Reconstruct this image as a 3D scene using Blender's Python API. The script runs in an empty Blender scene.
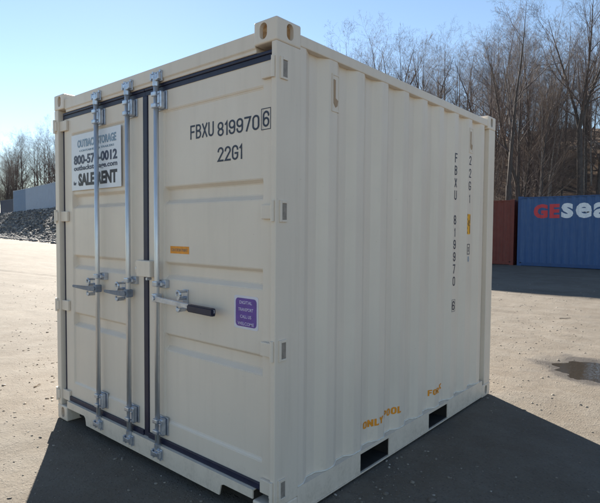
import bpy, bmesh, math, random
import numpy as np
from mathutils import Vector, Matrix, noise

# ------------------------------------------------------------------ camera
S = bpy.context.scene
C = S.collection
cam_d = bpy.data.cameras.new('camera')
cam = bpy.data.objects.new('camera', cam_d)
C.objects.link(cam)
CAM = Vector((1.7458, -1.8550, 1.5452))
yaw, pitch, roll, FPX = 0.70708, -0.04189, 0.00723, 510.777
fw = Vector((-math.sin(yaw)*math.cos(pitch), math.cos(yaw)*math.cos(pitch), math.sin(pitch)))
rt = fw.cross(Vector((0, 0, 1))).normalized()
up = rt.cross(fw)
rt2 = rt*math.cos(roll)+up*math.sin(roll)
up2 = -rt*math.sin(roll)+up*math.cos(roll)
cam.matrix_world = Matrix(((rt2.x, up2.x, -fw.x, CAM.x), (rt2.y, up2.y, -fw.y, CAM.y), (rt2.z, up2.z, -fw.z, CAM.z), (0, 0, 0, 1)))
cam_d.sensor_width = 36.0
cam_d.lens = FPX/600*36.0
cam_d.clip_start = 0.05
cam_d.clip_end = 3000
S.camera = cam

# ------------------------------------------------------------------ light
SUN_EL = math.radians(28)
SUN_XY = Vector((-0.856, 0.517)).normalized()
wd = bpy.data.worlds.new("World")
S.world = wd
wd.use_nodes = True
nt = wd.node_tree
nt.nodes.clear()
sky = nt.nodes.new('ShaderNodeTexSky')
sky.sky_type = 'NISHITA'
sky.sun_disc = False
sky.sun_elevation = SUN_EL
sky.sun_rotation = math.atan2(SUN_XY.x, SUN_XY.y)
sky.air_density = 1.0
sky.dust_density = 0.02
sky.ozone_density = 1.0
bg = nt.nodes.new('ShaderNodeBackground')
bg.inputs['Strength'].default_value = 0.05
wo = nt.nodes.new('ShaderNodeOutputWorld')
nt.links.new(sky.outputs[0], bg.inputs[0])
nt.links.new(bg.outputs[0], wo.inputs[0])
sd = bpy.data.lights.new('sun', 'SUN')
sd.energy = 5.0
sd.angle = math.radians(0.5)
sd.color = (1.0, 0.93, 0.82)
so = bpy.data.objects.new('sun', sd)
C.objects.link(so)
sdir = Vector((SUN_XY.x*math.cos(SUN_EL), SUN_XY.y*math.cos(SUN_EL), math.sin(SUN_EL)))
so.rotation_euler = sdir.to_track_quat('Z', 'Y').to_euler()
so.location = (0, 0, 30)
S.view_settings.view_transform = 'Standard'
S.view_settings.look = 'None'
S.view_settings.exposure = 1.8
S.view_settings.gamma = 1
S.view_settings.use_curve_mapping = False
S.render.engine = 'CYCLES'
S.cycles.max_bounces = 6
S.cycles.diffuse_bounces = 4
S.cycles.transparent_max_bounces = 8

# ------------------------------------------------------------------ helpers
def obj(name, bm_or_me, m=None, parent=None, smooth=False):
    if isinstance(bm_or_me, bmesh.types.BMesh):
        me = bpy.data.meshes.new(name)
        bm_or_me.normal_update()
        bm_or_me.to_mesh(me)
        bm_or_me.free()
    else:
        me = bm_or_me
    if m is not None:
        me.materials.clear()
        me.materials.append(m)
    if smooth:
        me.polygons.foreach_set('use_smooth', [True]*len(me.polygons))
    o = bpy.data.objects.new(name, me)
    C.objects.link(o)
    if parent is not None:
        o.parent = parent
    return o

def tag(o, label=None, cat=None, group=None, kind=None):
    if label: o['label'] = label
    if cat: o['category'] = cat
    if group: o['group'] = group
    if kind: o['kind'] = kind
    return o

def thing(name, label, cat, loc=(0, 0, 0), rz=0.0, group=None):
    o = bpy.data.objects.new(name, None)
    C.objects.link(o)
    o.location = loc
    o.rotation_euler = (0, 0, rz)
    o.empty_display_size = 0.2
    return tag(o, label, cat, group)

def copy_tree(o, parent=None):
    c = o.copy()
    C.objects.link(c)
    c.parent = parent
    for ch in list(o.children):
        copy_tree(ch, c)
    return c

def NB(): return bmesh.new()

def box(bm, x0, x1, y0, y1, z0, z1, bev=0.0, seg=2):
    r = bmesh.ops.create_cube(bm, size=1.0)
    vs = r['verts']
    for v in vs:
        v.co = Vector((x0+(x1-x0)*(v.co.x+.5), y0+(y1-y0)*(v.co.y+.5), z0+(z1-z0)*(v.co.z+.5)))
    if bev > 0:
        es = list({e for v in vs for e in v.link_edges})
        bmesh.ops.bevel(bm, geom=es, offset=bev, segments=seg, affect='EDGES', profile=0.6)

def tube(bm, a, b, r, n=12, r2=None, caps=True):
    a, b = Vector(a), Vector(b)
    d = (b-a)
    L = d.length
    q = d.to_track_quat('Z', 'Y').to_matrix().to_4x4()
    M = Matrix.Translation((a+b)/2) @ q
    bmesh.ops.create_cone(bm, cap_ends=caps, segments=n, radius1=r, radius2=r if r2 is None else r2, depth=L, matrix=M)

def prism(bm, pts, axis, t0, t1, bev=0):
    """extrude the 2D polygon pts along axis; x: (y,z), y: (x,z), z: (x,y)"""
    def P(p, t):
        if axis == 'x': return (t, p[0], p[1])
        if axis == 'y': return (p[0], t, p[1])
        return (p[0], p[1], t)
    A = [bm.verts.new(P(p, t0)) for p in pts]
    B = [bm.verts.new(P(p, t1)) for p in pts]
    fs = [bm.faces.new(A), bm.faces.new(B[::-1])]
    n = len(pts)
    for i in range(n):
        fs.append(bm.faces.new((A[i], B[i], B[(i+1) % n], A[(i+1) % n])))
    bmesh.ops.recalc_face_normals(bm, faces=fs)
    if bev:
        es = list({e for f in fs for e in f.edges})
        bmesh.ops.bevel(bm, geom=es, offset=bev, segments=2, affect='EDGES')

_txt = {}
def text_me(body, size, sx=1.0, bold=0.0, align='CENTER', ext=0.0006, shear=0.0, spacing=1.0):
    cu = bpy.data.curves.new('lettering', 'FONT')
    cu.body = body
    cu.size = size
    cu.offset = bold
    cu.align_x = align
    cu.align_y = 'CENTER'
    cu.extrude = ext
    cu.shear = shear
    cu.space_character = spacing
    cu.resolution_u = 3
    o = bpy.data.objects.new('tmp_text', cu)
    C.objects.link(o)
    dg = bpy.context.evaluated_depsgraph_get()
    me = bpy.data.meshes.new_from_object(o.evaluated_get(dg))
    bpy.data.objects.remove(o)
    bpy.data.curves.remove(cu)
    for v in me.vertices:
        v.co.x *= sx
    return me

# ------------------------------------------------------------------ materials
class MT:
    def __init__(s, name, rough=0.6, metal=0.0, spec=0.5):
        s.m = bpy.data.materials.new(name)
        s.m.use_nodes = True
        s.t = s.m.node_tree
        s.b = s.t.nodes['Principled BSDF']
        s.b.inputs['Roughness'].default_value = rough
        s.b.inputs['Metallic'].default_value = metal
        s.b.inputs['Specular IOR Level'].default_value = spec
    def n(s, typ, **kw):
        nd = s.t.nodes.new(typ)
        for k, v in kw.items():
            if k in nd.inputs: nd.inputs[k].default_value = v
            else: setattr(nd, k, v)
        return nd
    def l(s, a, b): s.t.links.new(a, b)
    def coords(s, kind='Object', scale=(1, 1, 1)):
        if kind == 'World':
            g = s.n('ShaderNodeNewGeometry')
            src = g.outputs['Position']
        else:
            g = s.n('ShaderNodeTexCoord')
            src = g.outputs[kind]
        mp = s.n('ShaderNodeMapping')
        mp.inputs['Scale'].default_value = scale
        s.l(src, mp.inputs[0])
        return mp.outputs[0]
    def noise(s, co, scale, detail=4, rough=0.6, dist=0.0):
        nd = s.n('ShaderNodeTexNoise')
        nd.inputs['Scale'].default_value = scale
        nd.inputs['Detail'].default_value = detail
        nd.inputs['Roughness'].default_value = rough
        nd.inputs['Distortion'].default_value = dist
        s.l(co, nd.inputs['Vector'])
        return nd.outputs['Fac']
    def ramp(s, fac, stops):
        nd = s.n('ShaderNodeValToRGB')
        cr = nd.color_ramp
        while len(cr.elements) > len(stops): cr.elements.remove(cr.elements[-1])
        while len(cr.elements) < len(stops): cr.elements.new(0.5)
        for e, (p, c) in zip(cr.elements, stops):
            e.position = p
            e.color = (c, c, c, 1) if isinstance(c, (int, float)) else (*c, 1)
        s.l(fac, nd.inputs[0])
        return nd.outputs[0]
    def mix(s, fac, a, b, mode='MIX'):
        nd = s.n('ShaderNodeMix', data_type='RGBA', blend_type=mode)
        for i, v in ((0, fac), (6, a), (7, b)):
            if isinstance(v, (int, float)): nd.inputs[i].default_value = v if i == 0 else (v, v, v, 1)
            elif isinstance(v, tuple): nd.inputs[i].default_value = (*v, 1)
            else: s.l(v, nd.inputs[i])
        return nd.outputs[2]
    def bump(s, h, strength, dist, prev=None):
        nd = s.n('ShaderNodeBump')
        nd.inputs['Strength'].default_value = strength
        nd.inputs['Distance'].default_value = dist
        s.l(h, nd.inputs['Height'])
        if prev is not None: s.l(prev, nd.inputs['Normal'])
        s.l(nd.outputs[0], s.b.inputs['Normal'])
        return nd.outputs[0]
    def col(s, c):
        if isinstance(c, tuple): s.b.inputs['Base Color'].default_value = (*c, 1)
        else: s.l(c, s.b.inputs['Base Color'])
        return s

def paint(name, c, rough=0.42, wear=0.12, streak=True, bump=0.15, dirt_streak_tint=(0.30, 0.25, 0.19), dents=0.0, foot_tone_scuffs=False):
    t = MT(name, rough)
    co = t.coords()
    base = t.mix(t.ramp(t.noise(co, 1.3, 5), [(0.35, 0.0), (0.7, 1.0)]), c, tuple(k*0.93 for k in c))
    fine = t.ramp(t.noise(t.coords(scale=(14, 14, 1.2)), 1.0, 5, 0.65), [(0.5, 0.0), (0.78, 1.0)])
    spots = t.ramp(t.noise(co, 34, 3, 0.6), [(0.68, 0.0), (0.76, 1.0)])
    w = t.n('ShaderNodeMath', operation='MULTIPLY')
    t.l(fine, w.inputs[0]); w.inputs[1].default_value = wear
    base = t.mix(w.outputs[0], base, dirt_streak_tint)
    w2 = t.n('ShaderNodeMath', operation='MULTIPLY')
    t.l(spots, w2.inputs[0]); w2.inputs[1].default_value = wear*0.8
    base = t.mix(w2.outputs[0], base, dirt_streak_tint)
    if foot_tone_scuffs:                                          # mottled brown tone, stronger towards the foot
        g = t.n('ShaderNodeNewGeometry'); sp = t.n('ShaderNodeSeparateXYZ'); t.l(g.outputs['Position'], sp.inputs[0])
        ad = t.n('ShaderNodeMath', operation='MULTIPLY_ADD'); t.l(t.noise(t.coords('World'), 9, 5, 0.7), ad.inputs[0]); ad.inputs[1].default_value = 0.75; t.l(sp.outputs[2], ad.inputs[2])
        sm = t.ramp(ad.outputs[0], [(0.34, 0.35), (0.58, 0.0)])
        m2 = t.n('ShaderNodeMath', operation='MULTIPLY'); t.l(sm, m2.inputs[0]); t.l(t.ramp(t.noise(t.coords('World'), 46, 4, 0.7), [(0.4, 0.25), (0.6, 1.0)]), m2.inputs[1])
        base = t.mix(m2.outputs[0], base, (0.33, 0.27, 0.20))
        # small scuffs down to the primer
        sc_ = t.ramp(t.noise(t.coords('World', (1, 1, 3.0)), 24, 5, 0.72), [(0.705, 0.0), (0.72, 0.75)])
        base = t.mix(sc_, base, (0.34, 0.28, 0.22))
    t.col(base)
    r = t.ramp(t.noise(co, 5, 4), [(0.3, rough-0.07), (0.7, rough+0.12)])
    t.l(r, t.b.inputs['Roughness'])
    nb = t.bump(t.noise(co, 90, 2), bump, 0.0008)
    if dents:
        t.bump(t.noise(t.coords(scale=(1, 1, 0.6)), 3.0, 2), dents, 0.01, nb)
    return t.m

M = {}
CREAM = (0.775, 0.68, 0.57)
M['cream'] = paint('cream_paint', CREAM, 0.40, 0.09, dents=0.18, foot_tone_scuffs=True)
M['cream_frame'] = paint('cream_frame_paint', (0.765, 0.67, 0.558), 0.42, 0.14, dents=0.08, foot_tone_scuffs=True)
M['tan'] = paint('primer_tan', (0.42, 0.29, 0.18), 0.6, 0.3)
t = MT('rust_orange', 0.8)
co = t.coords()
t.col(t.ramp(t.noise(co, 40, 4), [(0.35, (0.30, 0.15, 0.06)), (0.7, (0.55, 0.36, 0.18))]))
t.bump(t.noise(co, 120, 3), 0.4, 0.002)
M['rust'] = t.m
t = MT('galvanised_steel', 0.38, 0.85)
co = t.coords()
t.col(t.ramp(t.noise(co, 22, 4), [(0.3, (0.38, 0.42, 0.49)), (0.7, (0.60, 0.64, 0.71))]))
t.l(t.ramp(t.noise(co, 30, 3), [(0.3, 0.28), (0.7, 0.5)]), t.b.inputs['Roughness'])
t.bump(t.noise(co, 80, 3), 0.2, 0.001)
M['zinc'] = t.m
t = MT('galvanised_tube', 0.42, 0.75)
co = t.coords(scale=(1, 1, 0.15))
t.col(t.ramp(t.noise(co, 30, 4), [(0.3, (0.58, 0.59, 0.60)), (0.7, (0.76, 0.77, 0.78))]))
M['tube'] = t.m
t = MT('rubber_gasket', 0.45)
co = t.coords()
t.col(t.ramp(t.noise(co, 20, 4), [(0.3, (0.008, 0.010, 0.032)), (0.7, (0.014, 0.017, 0.050))]))
M['rubber'] = t.m
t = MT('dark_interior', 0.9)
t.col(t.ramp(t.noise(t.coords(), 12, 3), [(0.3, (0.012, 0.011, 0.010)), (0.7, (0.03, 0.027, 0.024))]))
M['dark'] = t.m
def flat(name, c, rough=0.5, var=0.12, sc=30):
    t = MT(name, rough)
    t.col(t.ramp(t.noise(t.coords(), sc, 4), [(0.3, tuple(k*(1-var) for k in c)), (0.7, tuple(min(1, k*(1+var)) for k in c))]))
    return t.m
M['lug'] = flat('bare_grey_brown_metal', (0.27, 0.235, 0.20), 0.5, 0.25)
M['zinc_dark'] = flat('dull_galvanised_steel', (0.17, 0.195, 0.24), 0.5, 0.25)
M['navy_ink'] = flat('navy_vinyl', (0.022, 0.030, 0.055), 0.45)
M['orange_ink'] = flat('orange_vinyl', (0.80, 0.30, 0.02), 0.5)
M['yellow'] = flat('yellow_vinyl', (0.85, 0.42, 0.02), 0.5)
M['white_sign'] = flat('white_sign_vinyl', (0.74, 0.76, 0.80), 0.35, 0.04, 8)
M['blue_grey_ink'] = flat('pale_blue_lettering', (0.22, 0.32, 0.42), 0.45, 0.25, 60)
M['dark_blue_ink'] = flat('dark_blue_lettering', (0.035, 0.045, 0.09), 0.45)
M['black_ink'] = flat('black_lettering', (0.03, 0.028, 0.035), 0.5)
M['violet'] = flat('violet_vinyl', (0.13, 0.06, 0.32), 0.4, 0.15)
M['lilac'] = flat('lilac_lettering', (0.60, 0.52, 0.72), 0.5)
M['white_edge'] = flat('sticker_edge', (0.70, 0.68, 0.74), 0.4, 0.05)

# ------------------------------------------------------------------ terrain
def ss(a, b, x):
    t = min(1, max(0, (x-a)/(b-a)))
    return t*t*(3-2*t)

def foot(x):                                       # the y where the bank starts
    left = 18.4-0.174*(x+57)
    k = ss(-24, -14, x)
    return left*(1-k)+27.0*k

PUD = Vector((0.60, 4.62))
def puddle_r(x, y):
    # the puddle's long axis runs across the view
    dx, dy = x-PUD.x, y-PUD.y
    a = dx*0.76+dy*0.65
    b = -dx*0.65+dy*0.76
    return math.sqrt((a/0.47)**2+(b/0.50)**2)

def yard(x, y):
    z = 0.62*ss(-9, -33, x) if x < -9 else 0.0
    z = 0.62*ss(9, 33, -x)
    z += 0.12*ss(8, 20, y)*(1-ss(9, 33, -x))
    return z

def bank(x, y):
    f = foot(x)
    d = y-f
    hill = 13.5*ss(0, 46, y-27)*ss(-52, -24, x)
    terr = 2.95*ss(0, 4.2, d)*(1-ss(-24, -14, x))
    if d > 0: hill += 1.1*noise.noise(Vector((x*0.08, y*0.08, 3.1)))*ss(0, 10, d)*ss(-30, -10, x)+0.35*noise.noise(Vector((x*0.4, y*0.4, 9)))*ss(0, 6, d)*ss(-30, -10, x)
    # ledge on the hillside, about half way up
    if y > 27 and x > -24:
        hill += 0.9*ss(48, 50, y+0.25*x)-0.3*ss(50, 56, y+0.25*x)
    return max(terr, hill if d > 0 or y > 27 else 0)

def height(x, y):
    z = yard(x, y)+bank(x, y)
    d = math.hypot(x-0.5, y-2)
    z += 0.02*noise.noise(Vector((x*0.45, y*0.45, 0)))*ss(1.5, 6, d)-0.004
    z += 0.012*noise.noise(Vector((x*1.9, y*1.9, 5)))*ss(0.5, 3, d)
    for (nx_, ny_, off_) in ((0.30, 0.954, 5.9), (0.30, 0.954, 7.6), (0.10, 0.995, 9.4), (0.10, 0.995, 11.0), (-0.25, 0.968, 8.4)):
        dd = abs(x*nx_+y*ny_-off_+0.25*noise.noise(Vector((x*0.12, y*0.12, off_))))
        if dd < 0.4: z -= 0.014*(1-ss(0.06, 0.2, dd))-0.008*ss(0.14, 0.24, dd)*(1-ss(0.24, 0.4, dd))
    if -3.2 < x < 0.6 and -0.6 < y < 3.6: z = min(z, -0.003)
    r = puddle_r(x, y)
    if r < 2.2:
        r2 = r+0.42*noise.noise(Vector((x*4.0, y*4.0, 2)))+0.26*noise.noise(Vector((x*9, y*9, 4)))+0.1*noise.noise(Vector((x*23, y*23, 4)))
        z = z*ss(1.2, 2.2, r)-0.004-0.024*(1-ss(0.1, 1.75, r2))
    return z

def grid_sheet(name, xs, ys, hf, m, smooth=True):
    nx, ny = len(xs), len(ys)
    co = np.empty((nx*ny, 3), dtype=np.float32)
    k = 0
    for y in ys:
        for x in xs:
            co[k] = (x, y, hf(x, y)); k += 1
    i = np.arange(nx-1)[None, :]+np.arange(ny-1)[:, None]*nx
    q = np.stack([i, i+1, i+nx+1, i+nx], axis=-1).reshape(-1, 4)
    me = bpy.data.meshes.new(name)
    me.vertices.add(len(co)); me.vertices.foreach_set('co', co.ravel())
    me.loops.add(q.size); me.loops.foreach_set('vertex_index', q.ravel().astype(np.int32))
    me.polygons.add(len(q))
    me.polygons.foreach_set('loop_start', np.arange(0, q.size, 4, dtype=np.int32))
    me.update(calc_edges=True)
    if smooth: me.polygons.foreach_set('use_smooth', [True]*len(q))
    return obj(name, me, m)

# ground material: compacted sandy gravel, leaf litter on the hillside
t = MT('sandy_gravel', 0.85, 0, 0.25)
GK = 0.35
def g3(*c): return tuple(k*GK for k in c)
co = t.coords('World')
big = t.noise(co, 0.35, 6, 0.6, 0.4)
mid = t.noise(t.coords('World', (1, 1, 1)), 2.6, 6, 0.7)
fin = t.noise(co, 62, 5, 0.78)
c = t.mix(t.ramp(big, [(0.35, 0.0), (0.66, 1.0)]), g3(0.46, 0.395, 0.315), g3(0.32, 0.265, 0.205))
c = t.mix(t.ramp(mid, [(0.42, 0.0), (0.7, 0.6)]), c, g3(0.53, 0.485, 0.415))
track = t.noise(t.coords('World', (0.22, 1.7, 1)), 1.1, 6, 0.7, 0.9)
c = t.mix(t.ramp(track, [(0.52, 0.0), (0.68, 0.42)]), c, g3(0.27, 0.225, 0.18))
c = t.mix(t.ramp(fin, [(0.30, 0.75), (0.46, 0.0)]), c, g3(0.19, 0.16, 0.13))
c = t.mix(t.ramp(fin, [(0.58, 0.0), (0.72, 0.6)]), c, g3(0.60, 0.56, 0.50))
vo = t.n('ShaderNodeTexVoronoi', feature='F1'); vo.inputs['Scale'].default_value = 55
t.l(co, vo.inputs['Vector'])
peb = t.ramp(vo.outputs['Distance'], [(0.12, 1.0), (0.42, 0.0)])
sepc = t.n('ShaderNodeSeparateColor'); t.l(vo.outputs['Color'], sepc.inputs[0])
pm = t.n('ShaderNodeMath', operation='MULTIPLY'); t.l(peb, pm.inputs[0]); t.l(t.ramp(sepc.outputs[0], [(0.55, 0.0), (0.62, 0.7)]), pm.inputs[1])
pcol = t.mix(sepc.outputs[1], g3(0.24, 0.21, 0.185), g3(0.62, 0.58, 0.52))
c = t.mix(pm.outputs[0], c, pcol)
# damp ground round the puddle and in a few hollows
at = t.n('ShaderNodeAttribute'); at.attribute_name = 'damp'
dn = t.n('ShaderNodeMath', operation='MULTIPLY'); t.l(at.outputs['Fac'], dn.inputs[0]); dn.inputs[1].default_value = 0.7
c = t.mix(dn.outputs[0], c, g3(0.10, 0.085, 0.07))
# litter
al = t.n('ShaderNodeAttribute'); al.attribute_name = 'litter'
l1 = t.noise(co, 0.5, 5, 0.6)
l2 = t.noise(co, 7, 5, 0.75)
lc = t.mix(t.ramp(l1, [(0.42, 0.0), (0.6, 1.0)]), (0.06, 0.042, 0.032), (0.17, 0.105, 0.065))
lc = t.mix(t.ramp(l2, [(0.5, 0.0), (0.7, 0.8)]), lc, (0.27, 0.19, 0.13))
lc = t.mix(t.ramp(l2, [(0.28, 0.9), (0.44, 0.0)]), lc, (0.03, 0.022, 0.018))
c = t.mix(al.outputs['Fac'], c, lc)
t.col(c)
t.l(t.ramp(dn.outputs[0], [(0.0, 0.9), (0.6, 0.45)]), t.b.inputs['Roughness'])
b1 = t.bump(mid, 0.5, 0.05)
b2 = t.bump(fin, 0.6, 0.011, b1)
t.bump(pm.outputs[0], 0.8, 0.006, b2)
M['ground'] = t.m

N = 460
um = math.asinh(420/3.0)
us = [3.0*math.sinh(um*(2*i/(N-1)-1)) for i in range(N)]
ground = grid_sheet('ground', [x+0.4 for x in us], [y+3.5 for y in us], height, M['ground'])
tag(ground, kind='structure')
me = ground.data
damp = me.attributes.new('damp', 'FLOAT', 'POINT')
lit = me.attributes.new('litter', 'FLOAT', 'POINT')
dv, lv = [], []
for v in me.vertices:
    x, y, z = v.co
    r = puddle_r(x, y)+0.5*noise.noise(Vector((x*4, y*4, 7)))+0.3*noise.noise(Vector((x*12, y*12, 7)))
    dv.append((1-ss(1.0, 1.6, r)) if r < 2.3 else 0.0)
    d = y-foot(x)
    lv.append(ss(0.5, 3, d+2*noise.noise(Vector((x*.3, y*.3, 1)))) if y > 0 else 0.0)
damp.data.foreach_set('value', dv)
lit.data.foreach_set('value', lv)

# puddle: one level sheet, the hollow in the ground cuts its shoreline
t = MT('muddy_water', 0.03, 0, 0.5)
t.col((0.03, 0.026, 0.022))
t.b.inputs['IOR'].default_value = 1.33
t.bump(t.noise(t.coords('World'), 9, 3), 0.16, 0.01)
M['water'] = t.m
bm = NB()
bmesh.ops.create_circle(bm, cap_ends=True, segments=48, radius=1.0)
for v in bm.verts:
    a, b = v.co.x*0.80, v.co.y*0.86
    v.co = Vector((PUD.x+a*0.76-b*0.65, PUD.y+a*0.65+b*0.76, -0.0165))
tag(obj('puddle', bm, M['water']), kind='structure')

# gravel bank at the left, its own finer sheet
t = MT('dark_rubble', 0.9)
co = t.coords('World')
n1 = t.noise(co, 1.4, 7, 0.7)
c = t.ramp(n1, [(0.3, (0.065, 0.066, 0.07)), (0.52, (0.15, 0.145, 0.14)), (0.7, (0.30, 0.27, 0.235))])
t.col(c)
t.bump(t.noise(co, 3, 6, 0.75), 1.0, 0.3)
M['rubble'] = t.m
def berm_h(x, y):
    d = y-foot(x)
    z = yard(x, y)+2.72*ss(-0.3, 4.0, d)*(1-ss(-24, -14, x))
    z += (0.30*noise.noise(Vector((x*0.5, y*0.5, 2)))+0.22*noise.noise(Vector((x*1.6, y*1.6, 4))))*ss(-0.3, 1.0, d)*(1-ss(4.0, 5.0, d))
    if d < -0.3: z -= 0.06*(-0.3-d)+0.05
    if d > 4.6: z -= 0.1*(d-4.6)
    return z
bx = list(np.linspace(-96, -20, 210))
vs, nx = [], len(bx)
off = list(np.linspace(-1.2, 6.0, 30))
co = np.array([(x, foot(x)+o_, berm_h(x, foot(x)+o_)) for o_ in off for x in bx], dtype=np.float32)
i = np.arange(nx-1)[None, :]+np.arange(len(off)-1)[:, None]*nx
q = np.stack([i, i+1, i+nx+1, i+nx], axis=-1).reshape(-1, 4)
me = bpy.data.meshes.new('gravel_bank')
me.from_pydata(co.tolist(), [], q.tolist())
tag(obj('gravel_bank', me, M['rubble'], smooth=True), kind='structure')

# ------------------------------------------------------------------ loose stones
def stone_field(name, pts, m, seed, flat_=0.6):
    rng = np.random.default_rng(seed)
    bm = NB(); bmesh.ops.create_icosphere(bm, subdivisions=1, radius=1.0)
    bv = np.array([v.co[:] for v in bm.verts]); bf = np.array([[v.index for v in f.verts] for f in bm.faces]); bm.free()
    n = len(pts)
    V = np.empty((n, len(bv), 3)); 
    for k, (x, y, z, r) in enumerate(pts):
        d = bv*(1+rng.uniform(-0.28, 0.28, (len(bv), 1)))
        a = rng.uniform(0, 6.28); ca, sa = math.cos(a), math.sin(a)
        s = np.array([rng.uniform(0.7, 1.35), rng.uniform(0.6, 1.0), flat_*rng.uniform(0.6, 1.1)])*r
        d = d*s
        V[k, :, 0] = x+d[:, 0]*ca-d[:, 1]*sa
        V[k, :, 1] = y+d[:, 0]*sa+d[:, 1]*ca
        V[k, :, 2] = z+d[:, 2]
    F = (bf[None]+np.arange(n)[:, None, None]*len(bv)).reshape(-1, 3)
    me = bpy.data.meshes.new(name)
    me.vertices.add(n*len(bv)); me.vertices.foreach_set('co', V.astype(np.float32).ravel())
    me.loops.add(F.size); me.loops.foreach_set('vertex_index', F.ravel().astype(np.int32))
    me.polygons.add(len(F)); me.polygons.foreach_set('loop_start', np.arange(0, F.size, 3, dtype=np.int32))
    me.update(calc_edges=True)
    return obj(name, me, m)

def stone_mat(name, stops):
    t = MT(name, 0.85)
    g = t.n('ShaderNodeNewGeometry')
    c = t.ramp(g.outputs['Random Per Island'], stops)
    c = t.mix(t.ramp(t.noise(t.coords('World'), 60, 3), [(0.35, 0.0), (0.7, 0.35)]), c, (0.2, 0.17, 0.14))
    t.col(c)
    return t.m
M['pebble'] = stone_mat('pebbles', [(0.0, (0.09, 0.08, 0.07)), (0.3, (0.17, 0.15, 0.125)), (0.65, (0.24, 0.215, 0.18)), (0.92, (0.32, 0.29, 0.25)), (1.0, (0.42, 0.40, 0.37))])
M['chunk'] = stone_mat('rubble_stones', [(0.0, (0.06, 0.06, 0.065)), (0.5, (0.15, 0.15, 0.15)), (0.85, (0.26, 0.25, 0.235)), (1.0, (0.38, 0.35, 0.31))])
R = random.Random(5)
pts = []
while len(pts) < 11000:
    # denser towards the camera, inside and a little beyond the view
    dist = 1.6+R.random()**1.7*15
    az = R.uniform(-0.75, 0.75)+yaw
    x = CAM.x-math.sin(az)*dist; y = CAM.y+math.cos(az)*dist
    if -2.45 < x < 0.0 and 0.0 < y < 3.0: continue
    if puddle_r(x, y) < 1.0 and R.random() < 0.9: continue
    if noise.noise(Vector((x*0.8, y*0.8, 11))) < R.uniform(-0.6, 0.35): continue
    r = 0.0025+0.010*R.random()**3.6*(1 if dist < 5 else 1.5)
    if R.random() < 0.006: r = R.uniform(0.012, 0.024)
    pts.append((x, y, height(x, y)+r*0.1, r))
tag(stone_field('loose_pebbles', pts, M['pebble'], 1), kind='stuff')
pts = []
while len(pts) < 11000:
    x = R.uniform(-92, -26); d = R.uniform(-1.6, 4.6)
    if d < 0 and R.random() > 0.35: continue
    y = foot(x)+d
    r = 0.04+0.17*R.random()**2.5
    pts.append((x, y, max(berm_h(x, y), height(x, y))+r*0.1, r))
tag(stone_field('rubble_stones', pts, M['chunk'], 2, 0.8), kind='stuff')

# dry twigs and wood scraps lying on the gravel
t = MT('dry_wood', 0.9)
t.col(t.ramp(t.noise(t.coords(), 20, 4), [(0.3, (0.10, 0.075, 0.05)), (0.7, (0.24, 0.19, 0.14))]))
M['twig'] = t.m
bm = NB()
for (x, y, L, a) in [(-9.5, 6.2, .5, .2), (-9.0, 6.1, .35, .5), (-13.5, 8.4, .5, .9), (-6.9, 3.0, .28, 1.2), (-4.6, 1.0, .16, .4), (-3.4, .2, .09, 2.0), (1.6, 3.2, .12, .8), (1.0, 5.8, .2, .3), (-0.6, 8.0, .3, 1.0), (-5.2, 2.1, .12, 2.6)]:
    p = Vector((x, y, height(x, y)+0.006)); prev = p
    for k in range(4):
        a += R.uniform(-.35, .35)
        nx_ = prev+Vector((math.cos(a), math.sin(a), 0))*L/4
        nx_.z = height(nx_.x, nx_.y)+0.006+R.uniform(0, .006)
        tube(bm, prev, nx_, 0.006*(1-k*.15), 6)
        prev = nx_
tag(obj('fallen_twigs', bm, M['twig']), kind='stuff')

# ------------------------------------------------------------------ the main container
W, H, L = 2.438, 2.591, 2.991
PX = -0.010; PI_ = -0.046                      # outer and inner face of the corrugated side
def side_profile(y0, y1, first=0.236, pitch=0.278):
    """list of (y, depth) along a corrugated wall: 0 = outer face, 1 = inner face"""
    pts = [(y0, 0.0)]
    k = 0
    while first+k*pitch+0.206 < y1-0.005:
        a = first+k*pitch
        pts += [(a, 0.0), (a+0.068, 1.0), (a+0.138, 1.0), (a+0.206, 0.0)]
        k += 1
    a = first+k*pitch
    if a < y1-0.03:
        pts += [(a, 0.0)]
        if a+0.068 < y1: pts += [(a+0.068, 1.0), (y1, 1.0)]
        else: pts += [(y1, 0.5)]
    else: pts += [(y1, 0.0)]
    return pts

def round_profile(pts, r=0.004):
    """small bend radius at the folds"""
    out = [pts[0]]
    for i in range(1, len(pts)-1):
        p0, p1, p2 = [Vector((p[0], p[1]*0.036)) for p in pts[i-1:i+2]]
        a = (p0-p1); b = (p2-p1)
        if a.length < 1e-6 or b.length < 1e-6: continue
        ra = min(r, a.length*0.4, b.length*0.4)
        A = p1+a.normalized()*ra; B = p1+b.normalized()*ra
        Mi = (A+B)/2*0.5+p1*0.5
        for q_ in (A, Mi, B): out.append((q_.x, q_.y/0.036))
    out.append(pts[-1])
    return out

def corr_sheet(pts, z0, z1, place, depth=0.036, nz=1):
    """corrugated sheet; place(u, depth, z) -> xyz"""
    bm = NB()
    rows = []
    for j in range(nz+1):
        z = z0+(z1-z0)*j/nz
        rows.append([bm.verts.new(place(u, d*depth, z)) for u, d in pts])
    for j in range(nz):
        for i in range(len(pts)-1):
            bm.faces.new((rows[j][i], rows[j][i+1], rows[j+1][i+1], rows[j+1][i]))
    bmesh.ops.recalc_face_normals(bm, faces=bm.faces[:])
    return bm

def solid_sheet(o, th=0.003):
    md = o.modifiers.new('thickness', 'SOLIDIFY'); md.thickness = th; md.offset = 0
    return o

root = thing('shipping_container', 'cream ten foot steel shipping container standing closed on the gravel, nearest the camera', 'shipping container')
prof = side_profile(0.188, 2.842)
rprof = round_profile(prof)

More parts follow.
